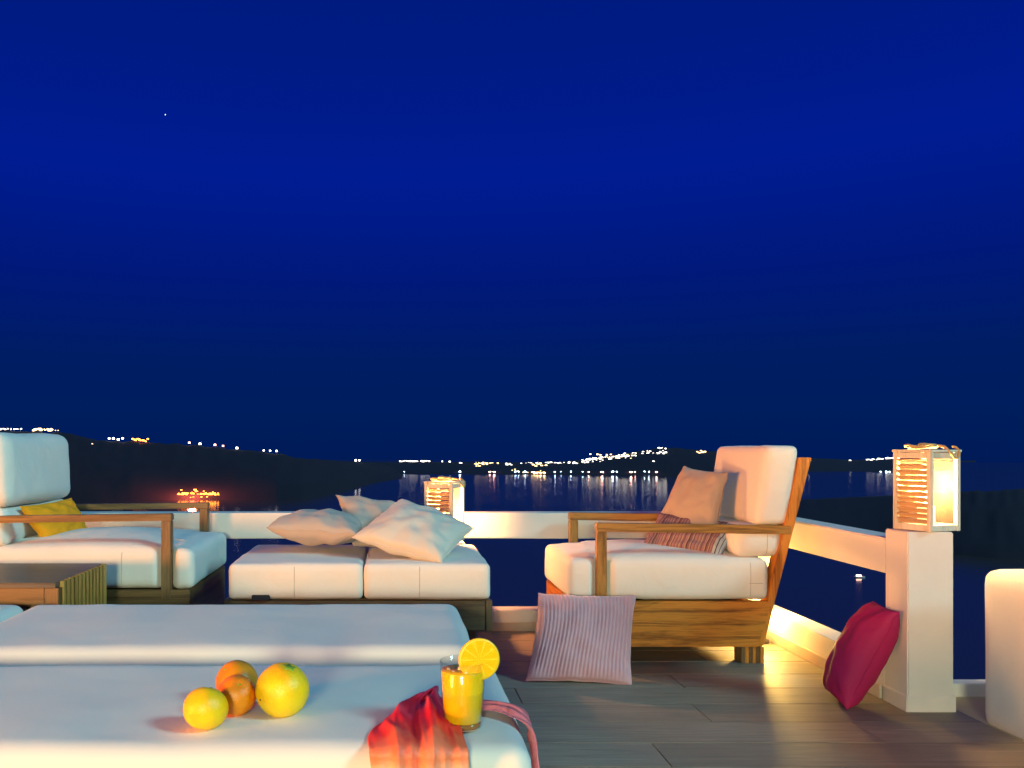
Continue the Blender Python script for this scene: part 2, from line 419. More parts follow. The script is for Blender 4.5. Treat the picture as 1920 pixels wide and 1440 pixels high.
def cushion(name, m, b, r=.04, crown=.02, bulge=.008, parent=None, seams=(), seed=0, groove=None, amp=.003, tf=None, freq=5, step=.022, piping=True):
    f0 = rounded(*b, r, crown, bulge, amp, seed, groove, freq)
    f = (lambda p: tf(f0(p))) if tf else f0
    bm = bmesh.new(); cushion_bm(bm, f, *b, step=step)
    off = rel(parent) if parent is not None else None
    o = done(bm, name, m, parent, off, True)
    x0, x1, y0, y1, z0, z1 = b
    base = Vector(o.location) - (off if off is not None else Vector((0, 0, 0)))
    for s in seams:
        if s[0] == 'fx': pts = [f((s[1], y0, z0 + (z1 - z0) * t / 14)) for t in range(1, 14)]       # on the near side
        elif s[0] == 'px': pts = [f((s[1], y0 + (y1 - y0) * t / 14, z0 + (z1 - z0) * .5)) for t in range(15)]
        elif s[0] == 'ring':   # horizontal zip line round the side
            zz = z0 + (z1 - z0) * s[1]
            pts = [f((x0 + (x1 - x0) * t / 30, y0, zz)) for t in range(s[2], s[3])]
        bmx = bmesh.new(); bm_tube(bmx, pts, .0011, 5)
        bmesh.ops.recalc_face_normals(bmx, faces=bmx.faces)
        bmesh.ops.translate(bmx, vec=-base, verts=bmx.verts)
        me = bpy.data.meshes.new('seam'); bmx.to_mesh(me); bmx.free()
        link('seam', me, M['piping'], o, True)
    return o

def pillow(name, m, TLc, TRc, BRc, BLc, th, label, cat='pillow', group=None, seed=0, ribs=0, rib_amp=.0015, pinch=.07, n=44, flip=False, sag=.0, wr=1.0, m2=None):
    TLc, TRc, BRc, BLc = map(Vector, (TLc, TRc, BRc, BLc))
    ctr = (TLc + TRc + BRc + BLc) / 4
    U = ((TRc + BRc) - (TLc + BLc)) / 2; V = ((TLc + TRc) - (BLc + BRc)) / 2
    nr = U.cross(V).normalized()
    if flip: nr = -nr
    nu = max(n, ribs * 6) if ribs else n; nv = n
    bm = bmesh.new(); uvl = bm.loops.layers.uv.new("UVMap")
    def P(i, j, side):
        u = -1 + 2 * i / nu; v = -1 + 2 * j / nv
        uu = math.sin(u * math.pi / 2) * .5 + u * .5; vv = math.sin(v * math.pi / 2) * .5 + v * .5
        # pinched sides, pulled out corners
        pu = uu * (1 - pinch * (1 - vv * vv)); pv = vv * (1 - pinch * (1 - uu * uu))
        s, t = (pu + 1) / 2, (pv + 1) / 2
        p = BLc * (1 - s) * (1 - t) + BRc * s * (1 - t) + TRc * s * t + TLc * (1 - s) * t
        q = max(0, (1 - uu * uu)) * max(0, (1 - vv * vv))
        h = q ** .42 * (1 + sag * -vv)
        edge = 4 * q ** .5 * (1 - q ** .5)
        d = noise.fractal(Vector((uu * 2.2 + seed * 3.1, vv * 2.2, side * 4.0)), 1.0, 2.0, 4) * .05 * q ** .3
        ang = math.atan2(vv, uu)
        cr_ = max(0, (abs(uu) * abs(vv)) - .25) * math.sin(ang * 46 + 3 * noise.noise(Vector((uu * 3, vv * 3, seed)))) * .10
        folds = noise.noise(Vector((ang * 7 + seed, (uu * uu + vv * vv) * 1.2, side))) * .10 * edge
        h = h * (1 + (d * 2 + folds) * wr) + cr_ * q ** .25 * wr
        off = nr * (side * (th / 2) * h)
        if ribs: off += nr * side * rib_amp * math.sin((uu + .02 * math.sin(vv * 3 + seed)) * ribs * math.pi) * min(1, q * 6)
        edgew = noise.noise(Vector((uu * 3 + seed, vv * 3, 9))) * .010
        return p + off + nr * edgew
    G = {}
    for side in (1, -1):
        for i in range(nu + 1):
            for j in range(nv + 1):
                if side == -1 and (i in (0, nu) or j in (0, nv)): G[(i, j, -1)] = G[(i, j, 1)]
                else: G[(i, j, side)] = bm.verts.new(P(i, j, side) - ctr)
    for side in (1, -1):
        for i in range(nu):
            for j in range(nv):
                q = [(i, j), (i + 1, j), (i + 1, j + 1), (i, j + 1)]
                if side == -1: q = q[::-1]
                fc = bm.faces.new([G[(a, b, side)] for a, b in q]); fc.smooth = True
                for lp, (a, b) in zip(fc.loops, q): lp[uvl].uv = (a / nu, b / nv)
                if m2 is not None and j > nv * .86: fc.material_index = 1
    bmesh.ops.recalc_face_normals(bm, faces=bm.faces)
    loop = [G[(i, 0, 1)].co.copy() for i in range(nu)] + [G[(nu, j, 1)].co.copy() for j in range(nv)] + [G[(nu - i, nv, 1)].co.copy() for i in range(nu)] + [G[(0, nv - j, 1)].co.copy() for j in range(nv)]
    me = bpy.data.meshes.new(name); bm.to_mesh(me); bm.free()
    o = link(name, me, m); o.location = ctr
    if m2 is not None: me.materials.append(m2)
    tag(o, label, cat, group)
    bmx = bmesh.new(); bm_tube(bmx, loop, .0022, 6, True); bmesh.ops.recalc_face_normals(bmx, faces=bmx.faces)
    pm = bpy.data.meshes.new('piping'); bmx.to_mesh(pm); bmx.free(); link('piping', pm, m, o, True)
    return o

# ================================================================== SETTING
# ---- sea
SEA = -150.0
bm = bmesh.new(); seg = 96
c = bm.verts.new((0, 0, SEA)); ring = [bm.verts.new((9200 * math.cos(2 * math.pi * k / seg), 9200 * math.sin(2 * math.pi * k / seg), SEA)) for k in range(seg)]
for k in range(seg): bm.faces.new((c, ring[k], ring[(k + 1) % seg]))
me = bpy.data.meshes.new('sea'); bm.to_mesh(me); bm.free()
tag(link('sea', me, M['sea']), kind='structure')

def interp(tab, x, k):
    if x <= tab[0][0]: return tab[0][k]
    for a, b in zip(tab, tab[1:]):
        if x <= b[0]:
            t = (x - a[0]) / (b[0] - a[0]); return a[k] + (b[k] - a[k]) * t
    return tab[-1][k]
DROP = EYE - SEA
# columns: bearing, shore, crest (all measured from the photograph), crest distance / shore distance
LANDS = {
 'left': ([(-1200, 945, 790), (-300, 945, 797), (0, 942, 805), (130, 940, 810), (182, 940, 824), (277, 938, 827), (350, 936, 832), (445, 937, 841), (518, 938, 848), (566, 936, 858), (640, 922, 863), (700, 906, 867), (790, 893, 889)], 1.38),
 'mid': ([(610, 886, 880), (680, 889, 866), (800, 889, 866), (950, 890, 867), (1050, 891, 866), (1100, 891, 860), (1160, 892, 851), (1215, 892, 842), (1250, 892, 838), (1290, 893, 841), (1340, 893, 845), (1400, 890, 851), (1470, 886, 856), (1520, 884, 858), (1600, 884, 862), (1680, 885, 860), (1740, 884, 864), (1830, 880, 878)], 1.32),
 'head': ([(1385, 985, 984), (1440, 990, 955), (1510, 996, 936), (1600, 1010, 931), (1700, 1025, 926), (1800, 1040, 920), (1870, 1047, 917), (2100, 1055, 905), (2600, 1060, 895)], 1.30),
}
def land_h(key, px, D):
    tab, kr = LANDS[key]
    ys, yc = interp(tab, px, 1), interp(tab, px, 2)
    Ds = DROP * F / (ys - PY); Dc = Ds * kr
    hc = DROP - (yc - PY) / F * Dc
    t = (D - Ds) / (Dc - Ds)
    if t <= 0: return 0.0, t
    nz = noise.fractal(Vector((px * .012, t * 2.2, 5)), 1, 2, 4)
    if t <= 1: h = hc * (t ** .75) * (1 + .22 * nz * (1 - t)) 
    else: h = hc * max(0, 1 - (t - 1) * 1.1) 
    return h, t
def land(key, name):
    tab, kr = LANDS[key]
    x0, x1 = tab[0][0], tab[-1][0]; nx = int((x1 - x0) / 6); nt_ = 26
    bm = bmesh.new(); G = []
    for i in range(nx + 1):
        px = x0 + (x1 - x0) * i / nx; Ds = DROP * F / (interp(tab, px, 1) - PY)
        colv = []
        for j in range(nt_ + 1):
            t = -.03 + 2.0 * j / nt_; D = Ds * (1 + t * (kr - 1)); h, _ = land_h(key, px, D)
            jag = 1 + (.05 * noise.noise(Vector((px * .05, 0, 3))) if .6 < t < 1.4 else 0)
            colv.append(bm.verts.new(((px - PX) / F * D, D, SEA + (h * jag if h > 0 else -3))))
        G.append(colv)
    for i in range(nx):
        for j in range(nt_): bm.faces.new((G[i][j], G[i + 1][j], G[i + 1][j + 1], G[i][j + 1]))
    bmesh.ops.recalc_face_normals(bm, faces=bm.faces)
    me = bpy.data.meshes.new(name); bm.to_mesh(me); bm.free()
    return tag(link(name, me, M['land'], None, True), kind='structure')
land('left', 'hills'); land('mid', 'hills'); land('head', 'headland')
def hit(key, px, py):
    """walk along the sight line until it meets the land"""
    tab, kr = LANDS[key]; Ds = DROP * F / (interp(tab, px, 1) - PY)
    D = Ds
    while D < Ds * kr:
        z = EYE - (py - PY) / F * D
        if SEA + land_h(key, px, D)[0] >= z: break
        D += 12
    return Vector(((px - PX) / F * D, D, EYE - (py - PY) / F * D))
def bm_lamp(bm, p, s, sx=1, sz=1):
    bm_box(bm, p.x - s * sx / 2, p.x + s * sx / 2, p.y - s, p.y - s * .2, p.z - s * sz / 2, p.z + s * sz / 2, 0)

# single lights on the left ridge, each a lit house of its own
singles = [(174, 833, 'pink', 2.6), (206, 822, 'white', 3.0), (214, 822, 'white', 3.4), (223, 824, 'white', 3.4), (231, 822, 'white', 3.0), (356, 830, 'pink', 3.4), (376, 832, 'white', 3.6),
           (404, 834, 'pink', 3.6), (419, 836, 'pink', 3.0), (445, 840, 'white', 3.8), (495, 844.5, 'white', 2.6), (507, 845, 'white', 2.8), (519, 845.5, 'white', 3.2), (667, 863, 'white', 3.4), (674, 863, 'white', 3.0)]
words_ = ['faint pink lit house lowest behind the left chair', 'first of four white lights at the left end of the ridge row', 'second of the four white ridge lights', 'third and lowest of four white ridge lights', 'fourth of the four white ridge lights beside the orange blaze',
          'dim pink light just right of the orange blaze on the ridge', 'lone white house light above the harbour', 'pinkish house light above right end of the harbour', 'small pinkish light right of its twin on the ridge', 'lone bright white light halfway down the ridge',
          'leftmost of three white lights low on the ridge', 'middle of three white lights low on the ridge', 'rightmost of three white lights low on the ridge', 'left one of paired white lights at the tip of the left hills', 'right one of paired white lights at the tip of the left hills']
for (px, py, cc, s), wd in zip(singles, words_):
    p = hit('left', px, py); bm = bmesh.new(); u = p.y / F * s
    bm_box(bm, -u / 2, u / 2, -u / 2, u / 2, -u * .45, u * .3, 0)
    a = [bm.verts.new(v) for v in ((-u / 2, -u / 2, u * .3), (u / 2, -u / 2, u * .3), (0, -u / 2, u * .55), (-u / 2, u / 2, u * .3), (u / 2, u / 2, u * .3), (0, u / 2, u * .55))]
    bm.faces.new((a[0], a[1], a[2])); bm.faces.new((a[5], a[4], a[3])); bm.faces.new((a[1], a[4], a[5], a[2])); bm.faces.new((a[3], a[0], a[2], a[5]))
    me = bpy.data.meshes.new('lit_house'); bm.to_mesh(me); bm.free()
    o = link('lit_house', me, M['l_' + cc]); o.location = (p.x, p.y - u * 1.2, p.z)
    tag(o, wd, 'lit house', 'single lit houses along the left ridge')

def town(name, key, spots, m, label, cat='town lights'):
    bm = bmesh.new()
    for px, py, s in spots:
        p = hit(key, px, py); u = p.y / F * s
        bm_lamp(bm, p + Vector((0, -u, 0)), u, rnd.uniform(.8, 1.5), rnd.uniform(.55, .9))
    me = bpy.data.meshes.new(name); bm.to_mesh(me); bm.free()
    return tag(link(name, me, m), label, cat, kind='stuff')
town('town_lights', 'left', [(rnd.uniform(0, 50), 804.5 + rnd.uniform(-1, 1.5), rnd.uniform(1, 2.2)) for _ in range(16)], M['l_white'], 'row of small white town lights on the far left hilltop')
town('town_lights', 'left', [(rnd.uniform(64, 99), 806 + rnd.uniform(-2, 1.5), rnd.uniform(2, 4)) for _ in range(22)] + [(105, 807, 1.5), (110, 807, 1.5)], M['l_yellow'], 'blaze of warm town lights on the hilltop above the left chair')
town('town_lights', 'left', [(250 + i * 2.3 + rnd.uniform(-1, 1), 823 + (i % 4) * .9 + (2 if 7 < i < 12 else 0), rnd.uniform(1.8, 3.2)) for i in range(13)], M['l_orange'], 'short blaze of orange lights on the left ridge')
row = []
for a, b, y in ((750, 783, 864.5), (790, 806, 864.5), (829, 832, 865.5), (843, 844, 866), (862, 868, 868.5)):
    x = a
    while x < b: row.append((x, y + rnd.uniform(-.8, .8), rnd.uniform(1.5, 2.6))); x += rnd.uniform(2, 4)
town('town_lights', 'mid', row, M['l_white'], 'thin row of white shore lights above the small lantern')
row = [(890 + rnd.uniform(0, 45), 869.5 + rnd.uniform(-2.5, 2), rnd.uniform(1.6, 3.4)) for _ in range(22)] + [(893 + rnd.uniform(0, 12), 874, 2.4) for _ in range(4)]
town('town_lights', 'mid', row, M['l_yellow'], 'warm cluster of town lights right of the small lantern')
row = [(948 + rnd.uniform(0, 15), 870 + rnd.uniform(-2.5, 3), rnd.uniform(1.6, 3)) for _ in range(6)] + [(rnd.uniform(965, 1010), 868.5 + rnd.uniform(-1, 1), rnd.uniform(1.5, 2.5)) for _ in range(8)]
row += [(rnd.uniform(1012, 1088), 868 + rnd.uniform(-1.2, 1.2), rnd.uniform(1.6, 3)) for _ in range(22)]
town('town_lights', 'mid', row, M['l_white'], 'long level row of white lights at the foot of the village hill')
row = [(rnd.uniform(998, 1024), 871.5 + rnd.uniform(-2.5, 3), rnd.uniform(2.4, 3.6)) for _ in range(12)] + [(996 + rnd.uniform(0, 24), 887 + rnd.uniform(-1.5, 1.5), rnd.uniform(2.2, 3.4)) for _ in range(12)]
row += [(960, 882, 2), (965, 880, 2.6), (971, 883, 2), (981, 886, 2.4), (989, 886, 2), (1013, 883, 2.2)]
town('town_lights', 'mid', row, M['l_yellow'], 'golden harbour lights at the water below the village hill')
row = []
for i in range(84):
    t = rnd.random(); x = 1090 + t * 106; y = 864 - t * 12 + rnd.gauss(0, 2.6)
    if rnd.random() < .35 and 1125 < x < 1150: continue
    row.append((x, max(y, interp(LANDS['mid'][0], x, 2) + 1.2), rnd.uniform(1.3, 3.0)))
row += [(rnd.uniform(1203, 1248), 848 + rnd.uniform(-3, 3.5), rnd.uniform(1.3, 2.8)) for _ in range(18)] + [(1233 + rnd.uniform(0, 20), 840.5 + rnd.uniform(-1, 1), 2.0) for _ in range(8)]
row += [(1224, 865, 2.4)]
town('village_lights', 'mid', row, M['l_white'], 'dense white village lights climbing the hill at middle distance', 'village lights')
town('village_lights', 'mid', [(rnd.uniform(1105, 1195), 860 - rnd.uniform(0, 9), rnd.uniform(1.4, 2.6)) for _ in range(26)] + [(1303 + rnd.uniform(0, 20), 847 + rnd.uniform(-2, 2), rnd.uniform(2, 3.4)) for _ in range(9)], M['l_yellow'], 'yellow village lights mixed on the hill up to the chair back', 'village lights')
row = [(1592, 863.5, 2.2)] + [(1622 + i * 4.6 + rnd.uniform(-1.5, 1.5), 863 - i * .42 + rnd.uniform(-.8, .8), rnd.uniform(1.8, 3.4)) for i in range(12)] + [(1505, 859.5, 2.4), (1515, 860, 2)]
town('town_lights', 'mid', row, M['l_white'], 'far row of white lights between the chair and the tall lantern')
M['lamp_white'] = lightmat('shore_lamp_white', (.62, .78, 1), 60); M['lamp_pink'] = lightmat('shore_lamp_pink', (1, .42, .32), 75); M['lamp_gold'] = lightmat('shore_lamp_gold', (1, .52, .20), 80)
town('shore_lamps', 'mid', [(x, 884.5, s_) for x, s_ in ((758, 1.2), (862, 2.2), (966, 2), (972, 1.6), (984, 2), (1040, 1.6), (1052, 1.2), (1070, 1.6), (1092, 1.2), (1148, 2.2), (1156, 1.5), (1208, 1.4), (1216, 1.4), (1650, 1.3), (1660, 1.6), (1667, 1.2))], M['lamp_white'], 'pale bluish shore lamps whose light streaks down the water', 'shore lamps')
town('shore_lamps', 'mid', [(x, 885, s_) for x, s_ in ((918, 1.8), (926, 2.4), (1103, 1.5), (1128, 2.6), (1182, 2.2), (1190, 1.6), (1230, 2.0), (1000, 1.5))], M['lamp_pink'], 'rosy shore lamps whose light streaks down the water', 'shore lamps')
town('shore_lamps', 'mid', [(x, 886.5, s_) for x, s_ in ((1006, 2.2), (1013, 2.0), (1020, 2.4))], M['lamp_gold'], 'gold shore lamps at the village harbour with a bright streak', 'shore lamps')
# burning orange harbour left
p0 = hit('left', 375, 928)
row = [(333 + rnd.uniform(0, 80), 926 + rnd.uniform(-1.6, 2), rnd.uniform(1.8, 4.0)) for _ in range(46)] + [(341, 919, 2.6), (367, 918, 3.2), (369, 921, 3.2), (372, 922, 2.4), (383, 921, 2.4), (361, 922, 2), (400, 923, 2.4)]
row += [(352 + rnd.uniform(0, 40), 931 + rnd.uniform(0, 5), rnd.uniform(2, 3.4)) for _ in range(16)]
town('harbour_lights', 'left', row, M['l_orange'], 'orange glowing harbour lights by the dark left shore', 'harbour lights')
light('harbour_glow', 'POINT', (p0.x - 15, p0.y - 32, p0.z + 30), 1.3e6, (1, .16, .10), 10)
# boat whose lamp shows under the right rail
pb = S(1611, 1075, DROP * F / (1075 - PY + 8)); pb.z = SEA
bt = thing('motor_boat', pb, 'small lit boat on the dark sea, seen under the right rail', 'boat')
bm = bmesh.new(); pts = [(-6, 0, 0), (-5, 1.6, 0), (3, 1.7, 0), (7, 0, 0), (3, -1.7, 0), (-5, -1.6, 0)]
a = [bm.verts.new((x * .9, y * .8, -.3)) for x, y, z in pts]; b = [bm.verts.new((x, y, 1.4)) for x, y, z in pts]
bm.faces.new(a[::-1]); bm.faces.new(b)
for i in range(6): bm.faces.new((a[i], a[(i + 1) % 6], b[(i + 1) % 6], b[i]))
me = bpy.data.meshes.new('hull'); bm.to_mesh(me); bm.free(); link('hull', me, M['plaster'], bt)
bm = bmesh.new(); bm_box(bm, -3, 2.2, -1.2, 1.2, 1.4, 3.2, .1); me = bpy.data.meshes.new('cabin'); bm.to_mesh(me); bm.free(); link('cabin', me, M['l_pink'], bt)
# one star
ps = S(310, 215, 9000); bm = bmesh.new(); bmesh.ops.create_icosphere(bm, subdivisions=2, radius=5.5)
me = bpy.data.meshes.new('star'); bm.to_mesh(me); bm.free(); o = link('star', me, M['l_star']); o.location = ps
tag(o, 'tiny lone star high in the left of the night sky', 'star')

# ---- terrace floor
FX1 = 2.02
def floor_slab():
    bm = bmesh.new(); bm_box(bm, -4.2, 1.952, -3.0, 4.492, -.30, -.014, 0); me = bpy.data.meshes.new('terrace_floor'); bm.to_mesh(me); bm.free()
    return tag(link('terrace_floor', me, M['slab']), kind='structure')
fl = floor_slab()
bm = bmesh.new(); bm_box(bm, 1.954, 4.4, -3.0, 3.30, -.30, -.004, 0); me = bpy.data.meshes.new('screed_floor'); bm.to_mesh(me); bm.free()
tag(link('screed_floor', me, M['floor2']), kind='structure')
PW, PL = .205, 1.55
proto = None; row_i = 0; y = 4.365
cache = {}
while y > -.6:
    offx = [0, .62, 1.1, .35, .86][row_i % 5]; x = FX1 if y - PW < 3.18 else 1.828
    xr = x; first = True
    while xr > -3.9:
        L = (PL - offx) if first and offx else PL
        L = min(L, xr + 4.0)
        if L < .1: break
        key = (round(L, 3))
        if key not in cache:
            bm = bmesh.new(); bm_box(bm, -L / 2 + .0012, L / 2 - .0012, -PW / 2 + .0012, PW / 2 - .0012, -.012, 0, .0015)
            me = bpy.data.meshes.new('plank'); bm.to_mesh(me); bm.free(); me.materials.append(M['deck']); cache[key] = me
        o = bpy.data.objects.new('plank', cache[key]); COL.objects.link(o); o.parent = fl
        o.location = (xr - L / 2, y - PW / 2, rnd.uniform(-.0006, .0006))
        xr -= L; first = False
    y -= PW; row_i += 1

# ---- parapet walls: low curb, skirting, rail
RZ0, RZ1 = .472, .603
def wall(name, loc, label): return thing(name, loc, label, 'wall')
bw = wall('parapet_wall', (-.8, 4.43, 0), 'white plaster parapet along the back of the terrace, rail over an open gap')
box('rail', M['plaster'], (-4.0, 1.828, 4.37, 4.49, RZ0, RZ1), bw, .006)
box('curb', M['plaster'], (-4.0, 1.826, 4.372, 4.49, -.02, .104), bw, .004)
box('skirting', M['skirting'], (-4.0, 1.814, 4.358, 4.371, 0, .045), bw, .002)
for px_ in (-3.4, -1.35, -.15): box('post', M['plaster'], (px_, px_ + .12, 4.376, 4.484, .104, RZ0), bw, .003)
rw = wall('parapet_wall', (1.89, 3.8, 0), 'white plaster parapet along the right side, running from the corner to the tall pillar')
box('rail', M['plaster'], (1.831, 1.950, 3.185, 4.49, RZ0, RZ1), rw, .006)
box('curb', M['plaster'], (1.831, 1.948, 3.185, 4.488, -.02, .135), rw, .004)
box('skirting', M['skirting'], (1.817, 1.830, 3.20, 4.36, 0, .05), rw, .002)
box('post', M['plaster'], (1.834, 1.944, 4.376, 4.480, .135, RZ0), rw, .003)
# tall pillar
tp = thing('lantern_pillar', (1.912, 3.11, 0), 'tall white square pillar at the end of the right parapet, under the big lantern', 'pillar')
box('shaft', M['plaster'], (1.830, 1.995, 3.045, 3.184, -.01, .640), tp, .004)
box('skirting', M['plaster'], (1.824, 2.001, 3.039, 3.190, -.008, .056), tp, .003)
bp = thing('lantern_pillar', (.255, 4.25, 0), 'low white pillar behind the ottomans, under the small far lantern', 'pillar')
box('shaft', M['plaster'], (.170, .341, 4.135, 4.369, -.01, .478), bp, .004)
sc = thing('low_curb', (2.9, 3.27, 0), 'low white curb right of the tall pillar beside the screed floor', 'curb')
box('curb_stone', M['plaster'], (1.997, 4.3, 3.235, 3.298, -.006, .046), sc, .003)
# plaster bench at right
pbn = thing('plaster_bench', (2.5, 2.3, 0), 'rounded white masonry bench cut off by the right edge', 'bench')
cushion('bench_body', M['plaster'], (2.022, 3.1, 1.2, 2.955, -.02, .527), r=.045, crown=.0, bulge=0, parent=pbn, amp=.0025, freq=2, step=.04)

# ================================================================== LANTERNS
def lantern(loc, rz, label, power, color, rope_back=True):
    t = thing('lantern', loc, label, 'lantern', 'louvred wooden candle lanterns', rz)
    s, h, p = .075, .285, .016
    def lb(name, m, b, bev=.0015):
        bm = bmesh.new(); bm_box(bm, *b, bev=bev); return done(bm, name, m, t)
    W = M['lantern_wood']
    for sx in (-1, 1):
        for sy in (-1, 1):
            lb('corner_post', W, (sx * s - (p if sx > 0 else 0), sx * s + (p if sx < 0 else 0), sy * s - (p if sy > 0 else 0), sy * s + (p if sy < 0 else 0), 0.001, h))
    i = s - .002
    for z0, z1, nm in ((.002, .024, 'bottom_rail'), (h - .022, h - .002, 'top_rail')):
        for sg in (-1, 1):
            a, b = sorted((sg * i, sg * (i - .011)))
            lb(nm, W, (-s + p, s - p, a, b, z0, z1)); lb(nm, W, (a, b, -s + p, s - p, z0, z1))
    lb('base', W, (-s + .014, s - .014, -s + .014, s - .014, .003, .014))
    # roof frame, open in the middle
    for sg in (-1, 1):
        a, b = sorted((sg * (s + .003), sg * (s - .02)))
        lb('roof_board', W, (-s - .003, s + .003, a, b, h, h + .009)); lb('roof_board', W, (a, b, -s + .021, s - .021, h, h + .009))
    # louvred sides: local -X (left) and +Y (back) ; panes: local -Y and +X
    n = 12; z0, z1 = .026, h - .024; pitch = (z1 - z0) / n
    me = None
    bm = bmesh.new(); bm_box(bm, -.0018, .0018, -s + p + .001, s - p - .001, -pitch * .60, pitch * .60, .0006)
    bmesh.ops.rotate(bm, verts=bm.verts, cent=(0, 0, 0), matrix=Matrix.Rotation(R(-48), 3, 'Y'))
    me = bpy.data.meshes.new('louvre'); bm.to_mesh(me); bm.free(); me.materials.append(M['louvre'])
    for k in range(n):
        o = bpy.data.objects.new('louvre', me); COL.objects.link(o); o.parent = t; o.location = (-s + .008, 0, z0 + pitch * (k + .5))
        o = bpy.data.objects.new('louvre', me); COL.objects.link(o); o.parent = t; o.location = (0, s - .008, z0 + pitch * (k + .5)); o.rotation_euler = (0, 0, R(-90))
    lb('glass_pane', M['frosted'], (-s + p, s - p, -s + .006, -s + .009, .024, h - .022), 0)
    lb('glass_pane', M['frosted'], (s - .009, s - .006, -s + p, s - p, .024, h - .022), 0)
    bm = bmesh.new(); lathe(bm, [(0, .0145), (.027, .0145), (.028, .017), (.028, .085), (.024, .089), (.006, .086), (0, .086)], 0, 0, 24); done(bm, 'candle', M['wax'], t, None, True)
    bm = bmesh.new(); lathe(bm, [(0, .094), (.007, .101), (.010, .112), (.007, .130), (.002, .148), (0, .152)], 0, 0, 14); fo = done(bm, 'flame', M['flame'], t, None, True)
    # rope handle coiled on top and hanging over
    pts = []
    for k in range(46):
        a = k / 45 * 2 * math.pi * 2.2; rr = .046 + .010 * math.sin(a * 1.7)
        pts.append((-.012 + rr * math.cos(a) * 1.05, .012 + rr * math.sin(a) * .9, h + .014 + .0035 * (k / 12) + .004 * math.sin(a * 3)))
    for q in [(.03, -.05, h + .028), (.000, -.078, h + .016), (.012, -.087, h - .008), (.03, -.088, h - .026), (.047, -.087, h - .022), (.062, -.085, h + .000), (.066, -.07, h + .022), (.05, -.04, h + .022)]: pts.append(q)
    # smooth resample
    sm = []
    for k in range(len(pts) - 1):
        a, b = Vector(pts[k]), Vector(pts[k + 1]); sm += [a, (a + b) / 2]
    for _ in range(3): sm = [sm[0]] + [(sm[k - 1] + sm[k] * 2 + sm[k + 1]) / 4 for k in range(1, len(sm) - 1)] + [sm[-1]]
    bm = bmesh.new(); bm_tube(bm, sm, lambda q: .0042 + .0006 * math.sin(q * 420), 8); bmesh.ops.recalc_face_normals(bm, faces=bm.faces)
    done(bm, 'rope_handle', M['rope'], t, None, True)
    l = bpy.data.lights.new('candle_light', 'POINT'); lo = bpy.data.objects.new('candle_light', l); COL.objects.link(lo)
    l.energy = power; l.color = color; l.shadow_soft_size = .012; lo.parent = t; lo.location = (.004, -.004, .172)
    return t
# local -Y face is the glazed front
lantern((1.945, 3.122, .6405), R(20), 'big bright louvred lantern with a rope handle on the tall right pillar', 22, (1, .62, .24))
lantern((.247, 4.222, .4785), R(62), 'smaller far lantern glowing behind the heaped ottoman pillows', 42, (1, .40, .12))

# assumed floor lamps, unseen behind the two chairs, added for yellow wall glow
def assumed_floor_lamp(x, y, label, power, color=(1, .66, .20)):
    t = thing('assumed_floor_lamp', (x, y, 0), label, 'floor lamp', 'assumed small floor lamps, unseen behind the armchairs')
    bm = bmesh.new(); lathe(bm, [(0, .0), (.045, .0), (.045, .014), (.03, .018), (.03, .03), (0, .03)], 0, 0, 20); done(bm, 'foot', M['metal'], t, None, True)
    bm = bmesh.new(); lathe(bm, [(0, .031), (.028, .031), (.030, .06), (.028, .15), (.015, .158), (0, .159)], 0, 0, 20); done(bm, 'diffuser', M['lens'], t, None, True)
    l = bpy.data.lights.new('assumed_floor_light', 'POINT'); lo = bpy.data.objects.new('assumed_floor_light', l); COL.objects.link(lo)
    l.energy = power; l.color = color; l.shadow_soft_size = .035; lo.parent = t; lo.location = (0, 0, .20)
assumed_floor_lamp(1.762, 4.12, 'assumed small floor lamp, unseen behind the right armchair, throwing yellow light on the corner', 34, (1, .60, .14))
assumed_floor_lamp(-2.02, 4.305, 'assumed small floor lamp, unseen behind the left armchair, lighting the parapet yellow', 60, (1, .50, .20))

